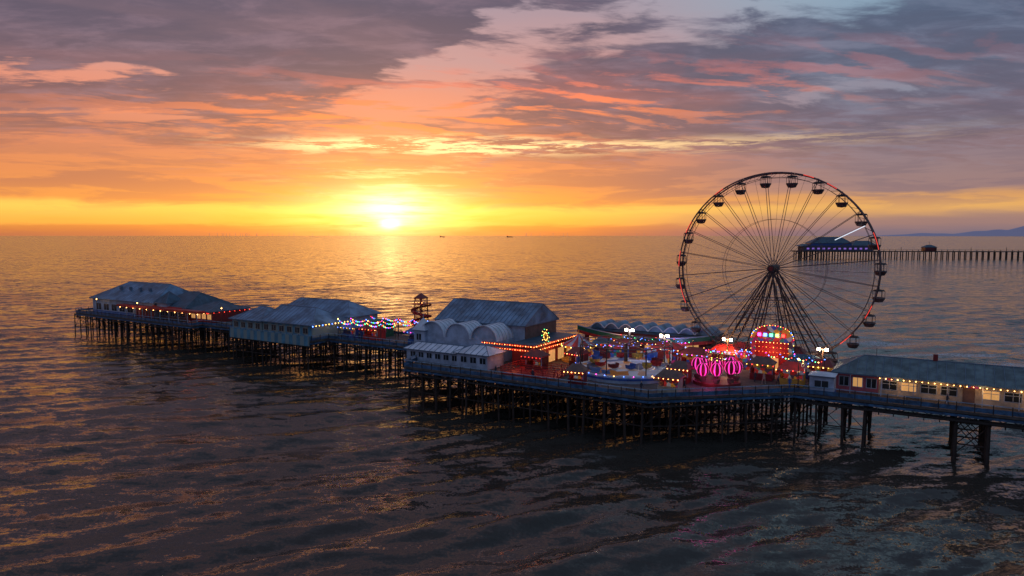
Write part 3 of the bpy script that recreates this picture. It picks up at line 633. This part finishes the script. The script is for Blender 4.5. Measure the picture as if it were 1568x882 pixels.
K=Ob('pier_shelter',(377+152*.99,893-16,10),pier=False,rot=math.radians(-6)); K.box('walls',dred,0,14,-5,5,0,5); K.hip('roof',rooft,-1,15,-6,6,5,8,5,5,rm=rib); K.beam('flagpole',under,(7,0,7),(7,0,12),.25); K.done()
def ship(x,y,L):
    o=Ob('cargo_ship',(x,y,0),pier=False); o.add('hull',under,[(-L/2,-6,0),(L/2-8,-6,0),(L/2,0,8),(-L/2,-6,8),(-L/2,6,0),(L/2-8,6,0),(-L/2,6,8)],[(0,1,2,3),(4,6,2,5),(3,2,6),(0,3,6,4),(1,5,2)])
    o.box('superstructure',under,-L/2+3,-L/2+L*.22,-6,6,8,24); o.box('cargo',under,-L*.2,L*.35,-5,5,8,13); o.beam('mast',under,(-L/2+8,0,24),(-L/2+8,0,33),1); o.done()
ship(-1217,12000,95); ship(-34,11500,110)
wf=Ob('wind_farm',(0,16000,0),pier=False); hz=mat('hazy_white',(.3,.22,.2),.8,.1,emit=(.45,.22,.12),es=.7)  # warm haze painted into the turbines as tint and weak glow
for i in range(34):
    X=random.choice([random.uniform(-6800,-3600),random.uniform(300,3000)]); yy=random.uniform(-1500,1500)
    wf.beam('towers',hz,(X,yy,0),(X,yy,70),3,5,2); a=random.uniform(0,2)
    for k in range(3): wf.beam('blades',hz,(X,yy,70),(X+40*math.cos(a+k*2.094),yy,70+40*math.sin(a+k*2.094)),1.5,3,.5)
wf.done()
# hills
hm=bpy.data.materials.new('hazy_hills'); hm.use_nodes=True; N=NT(hm.node_tree); p=N.n['Principled BSDF']; p.inputs['Base Color'].default_value=(.12,.13,.2,1); p.inputs['Roughness'].default_value=1; p.inputs['Emission Color'].default_value=lin(100,100,128); p.inputs['Emission Strength'].default_value=.6  # distance haze put into the base colour and a weak glow
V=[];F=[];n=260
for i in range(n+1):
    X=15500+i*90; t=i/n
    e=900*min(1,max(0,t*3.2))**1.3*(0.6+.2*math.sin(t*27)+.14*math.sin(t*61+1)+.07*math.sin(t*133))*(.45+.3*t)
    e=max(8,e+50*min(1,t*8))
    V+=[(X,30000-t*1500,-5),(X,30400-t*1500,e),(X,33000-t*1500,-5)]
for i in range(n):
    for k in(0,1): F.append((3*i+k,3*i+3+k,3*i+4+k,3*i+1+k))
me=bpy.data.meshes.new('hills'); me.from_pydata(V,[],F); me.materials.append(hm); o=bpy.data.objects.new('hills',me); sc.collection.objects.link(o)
# ---------------------------------------------------------------- sea
th=np.concatenate([np.linspace(-math.radians(62),math.radians(62),760,endpoint=False),np.linspace(math.radians(62),2*math.pi-math.radians(62),70,endpoint=False)])
r1=25*np.exp(np.arange(0,520)*.0062); r2=[r1[-1]]
while r2[-1]<60000: r2.append(r2[-1]*1.035)
rr=np.concatenate([[3,10,18],r1,np.array(r2[1:])])
RR,TH=np.meshgrid(rr,th,indexing='ij'); X=RR*np.sin(TH); Y=RR*np.cos(TH)
Z=np.zeros_like(X)
fade=np.clip((1100-RR)/700,0,1)
warpx=6*np.sin(X*.021+1)+5*np.sin(Y*.027+2)+3*np.sin(.05*X-.03*Y)
md=math.atan2(-.86,.5)
for i in range(60):
    L=2.6*(12/2.6)**rng.random(); a=md+rng.normal(0,.26); k=2*math.pi/L; amp=.0115*L**.75*(.4+rng.random())*.95
    ph=k*(math.cos(a)*(X+warpx*.5)+math.sin(a)*(Y+warpx))+rng.random()*6.28
    cell=RR*.0062; Z+=amp*(np.sin(ph)+.18*np.cos(2*ph))*np.clip((L-2.5*cell)/L,0,1)
for L,da,am in((10.5,.02,.24),(13.5,-.08,.28),(7.8,.12,.12)):   # long slow swell
    a=md+da; k=2*math.pi/L; ph=k*(math.cos(a)*(X+warpx*.6)+math.sin(a)*(Y+warpx*1.2)); Z+=am*(.6+.4*np.sin(X*.045-Y*.02+L))*(np.sin(ph)+.28*np.cos(2*ph))*np.clip((L-2.5*RR*.0062)/L,0,1)
grp=.7+.3*np.sin(X*.03+Y*.045+1.2)*np.sin(X*.017-Y*.02)
Z*=fade*grp
nr,nt=X.shape; verts=np.stack([X.ravel(),Y.ravel(),Z.ravel()],1)
verts=np.concatenate([verts,[[0,0,0]]]); idx=np.arange(nr*nt).reshape(nr,nt); jn=np.roll(idx,-1,axis=1)
q=np.stack([idx[:-1],idx[1:],jn[1:],jn[:-1]],-1).reshape(-1,4)[:, ::-1]
tri=np.stack([idx[0],jn[0],np.full(nt,nr*nt)],-1)[:, ::-1]
me=bpy.data.meshes.new('sea'); me.vertices.add(len(verts)); me.vertices.foreach_set('co',verts.ravel())
loops=np.concatenate([q.ravel(),tri.ravel()]); me.loops.add(len(loops)); me.loops.foreach_set('vertex_index',loops.astype(np.int32))
ls=np.concatenate([np.arange(len(q))*4,len(q)*4+np.arange(len(tri))*3]); me.polygons.add(len(ls)); me.polygons.foreach_set('loop_start',ls.astype(np.int32))
me.polygons.foreach_set('use_smooth',np.ones(len(ls),bool)); me.update(calc_edges=True); me.validate()
if me.polygons[0].normal.z<0: me.flip_normals()
sea=bpy.data.objects.new('sea',me); sc.collection.objects.link(sea)
m=bpy.data.materials.new('sea_water'); m.use_nodes=True; N=NT(m.node_tree); p=N.n['Principled BSDF']
oc=N.new('ShaderNodeTexCoord').outputs['Object']
def mapped(rot,sc_):
    mp=N.new('ShaderNodeMapping'); mp.inputs['Rotation'].default_value=(0,0,math.radians(rot)); mp.inputs['Scale'].default_value=sc_; N.l.new(oc,mp.inputs[0]); return mp.outputs[0]
m1=mapped(-28,(.4,1,1)); m2=mapped(-12,(.5,1,1))
def pert(v,scale,det,amp,dist=.3):
    c=N.noise(v,scale,det,.6,dist,True); c=N.VM('SUBTRACT',c,(.5,.5,.5)); n=N.VM('MULTIPLY',c,(amp*.95,amp,0)); return n
patch=N.ss(.38,.62,N.noise(mapped(-8,(.25,1,1)),.035,4,.6,.4))
patch=N.M('ADD',.65,N.M('MULTIPLY',patch,.65))
tot=N.VM('ADD',N.VM('ADD',pert(m2,.22,3,.66),pert(m1,.7,4,1.0)),pert(oc,3.0,2,.5))
sc2=N.new('ShaderNodeVectorMath',operation='SCALE'); N.l.new(tot,sc2.inputs[0]); N.l.new(patch,sc2.inputs['Scale'])
geo=N.new('ShaderNodeNewGeometry').outputs['Normal']
nn=N.VM('NORMALIZE',N.VM('ADD',geo,sc2.outputs[0]))
N.l.new(nn,p.inputs['Normal']); p.inputs['IOR'].default_value=1.35
# breaking surf behind the shore end of the pier
sx=N.new('ShaderNodeSeparateXYZ'); N.l.new(oc,sx.inputs[0])
reg=N.M('MULTIPLY',N.ss(78,108,sx.outputs[0]),N.M('MULTIPLY',N.ss(118,135,sx.outputs[1]),N.ss(225,185,sx.outputs[1])))
fn=N.noise(mapped(-38,(.14,1,1)),.16,6,.62,.5); fd=N.noise(oc,1.6,4,.7)
foam=N.M('MULTIPLY',reg,N.M('MULTIPLY',N.ss(.49,.58,fn),N.ss(.38,.6,fd)))
N.l.new(N.mix(foam,(.045,.038,.03,1),(.6,.62,.66,1)),p.inputs['Base Color']); N.l.new(N.M('ADD',.14,N.M('MULTIPLY',foam,.6)),p.inputs['Roughness'])
me.materials.append(m)
print('objects',len(bpy.data.objects))
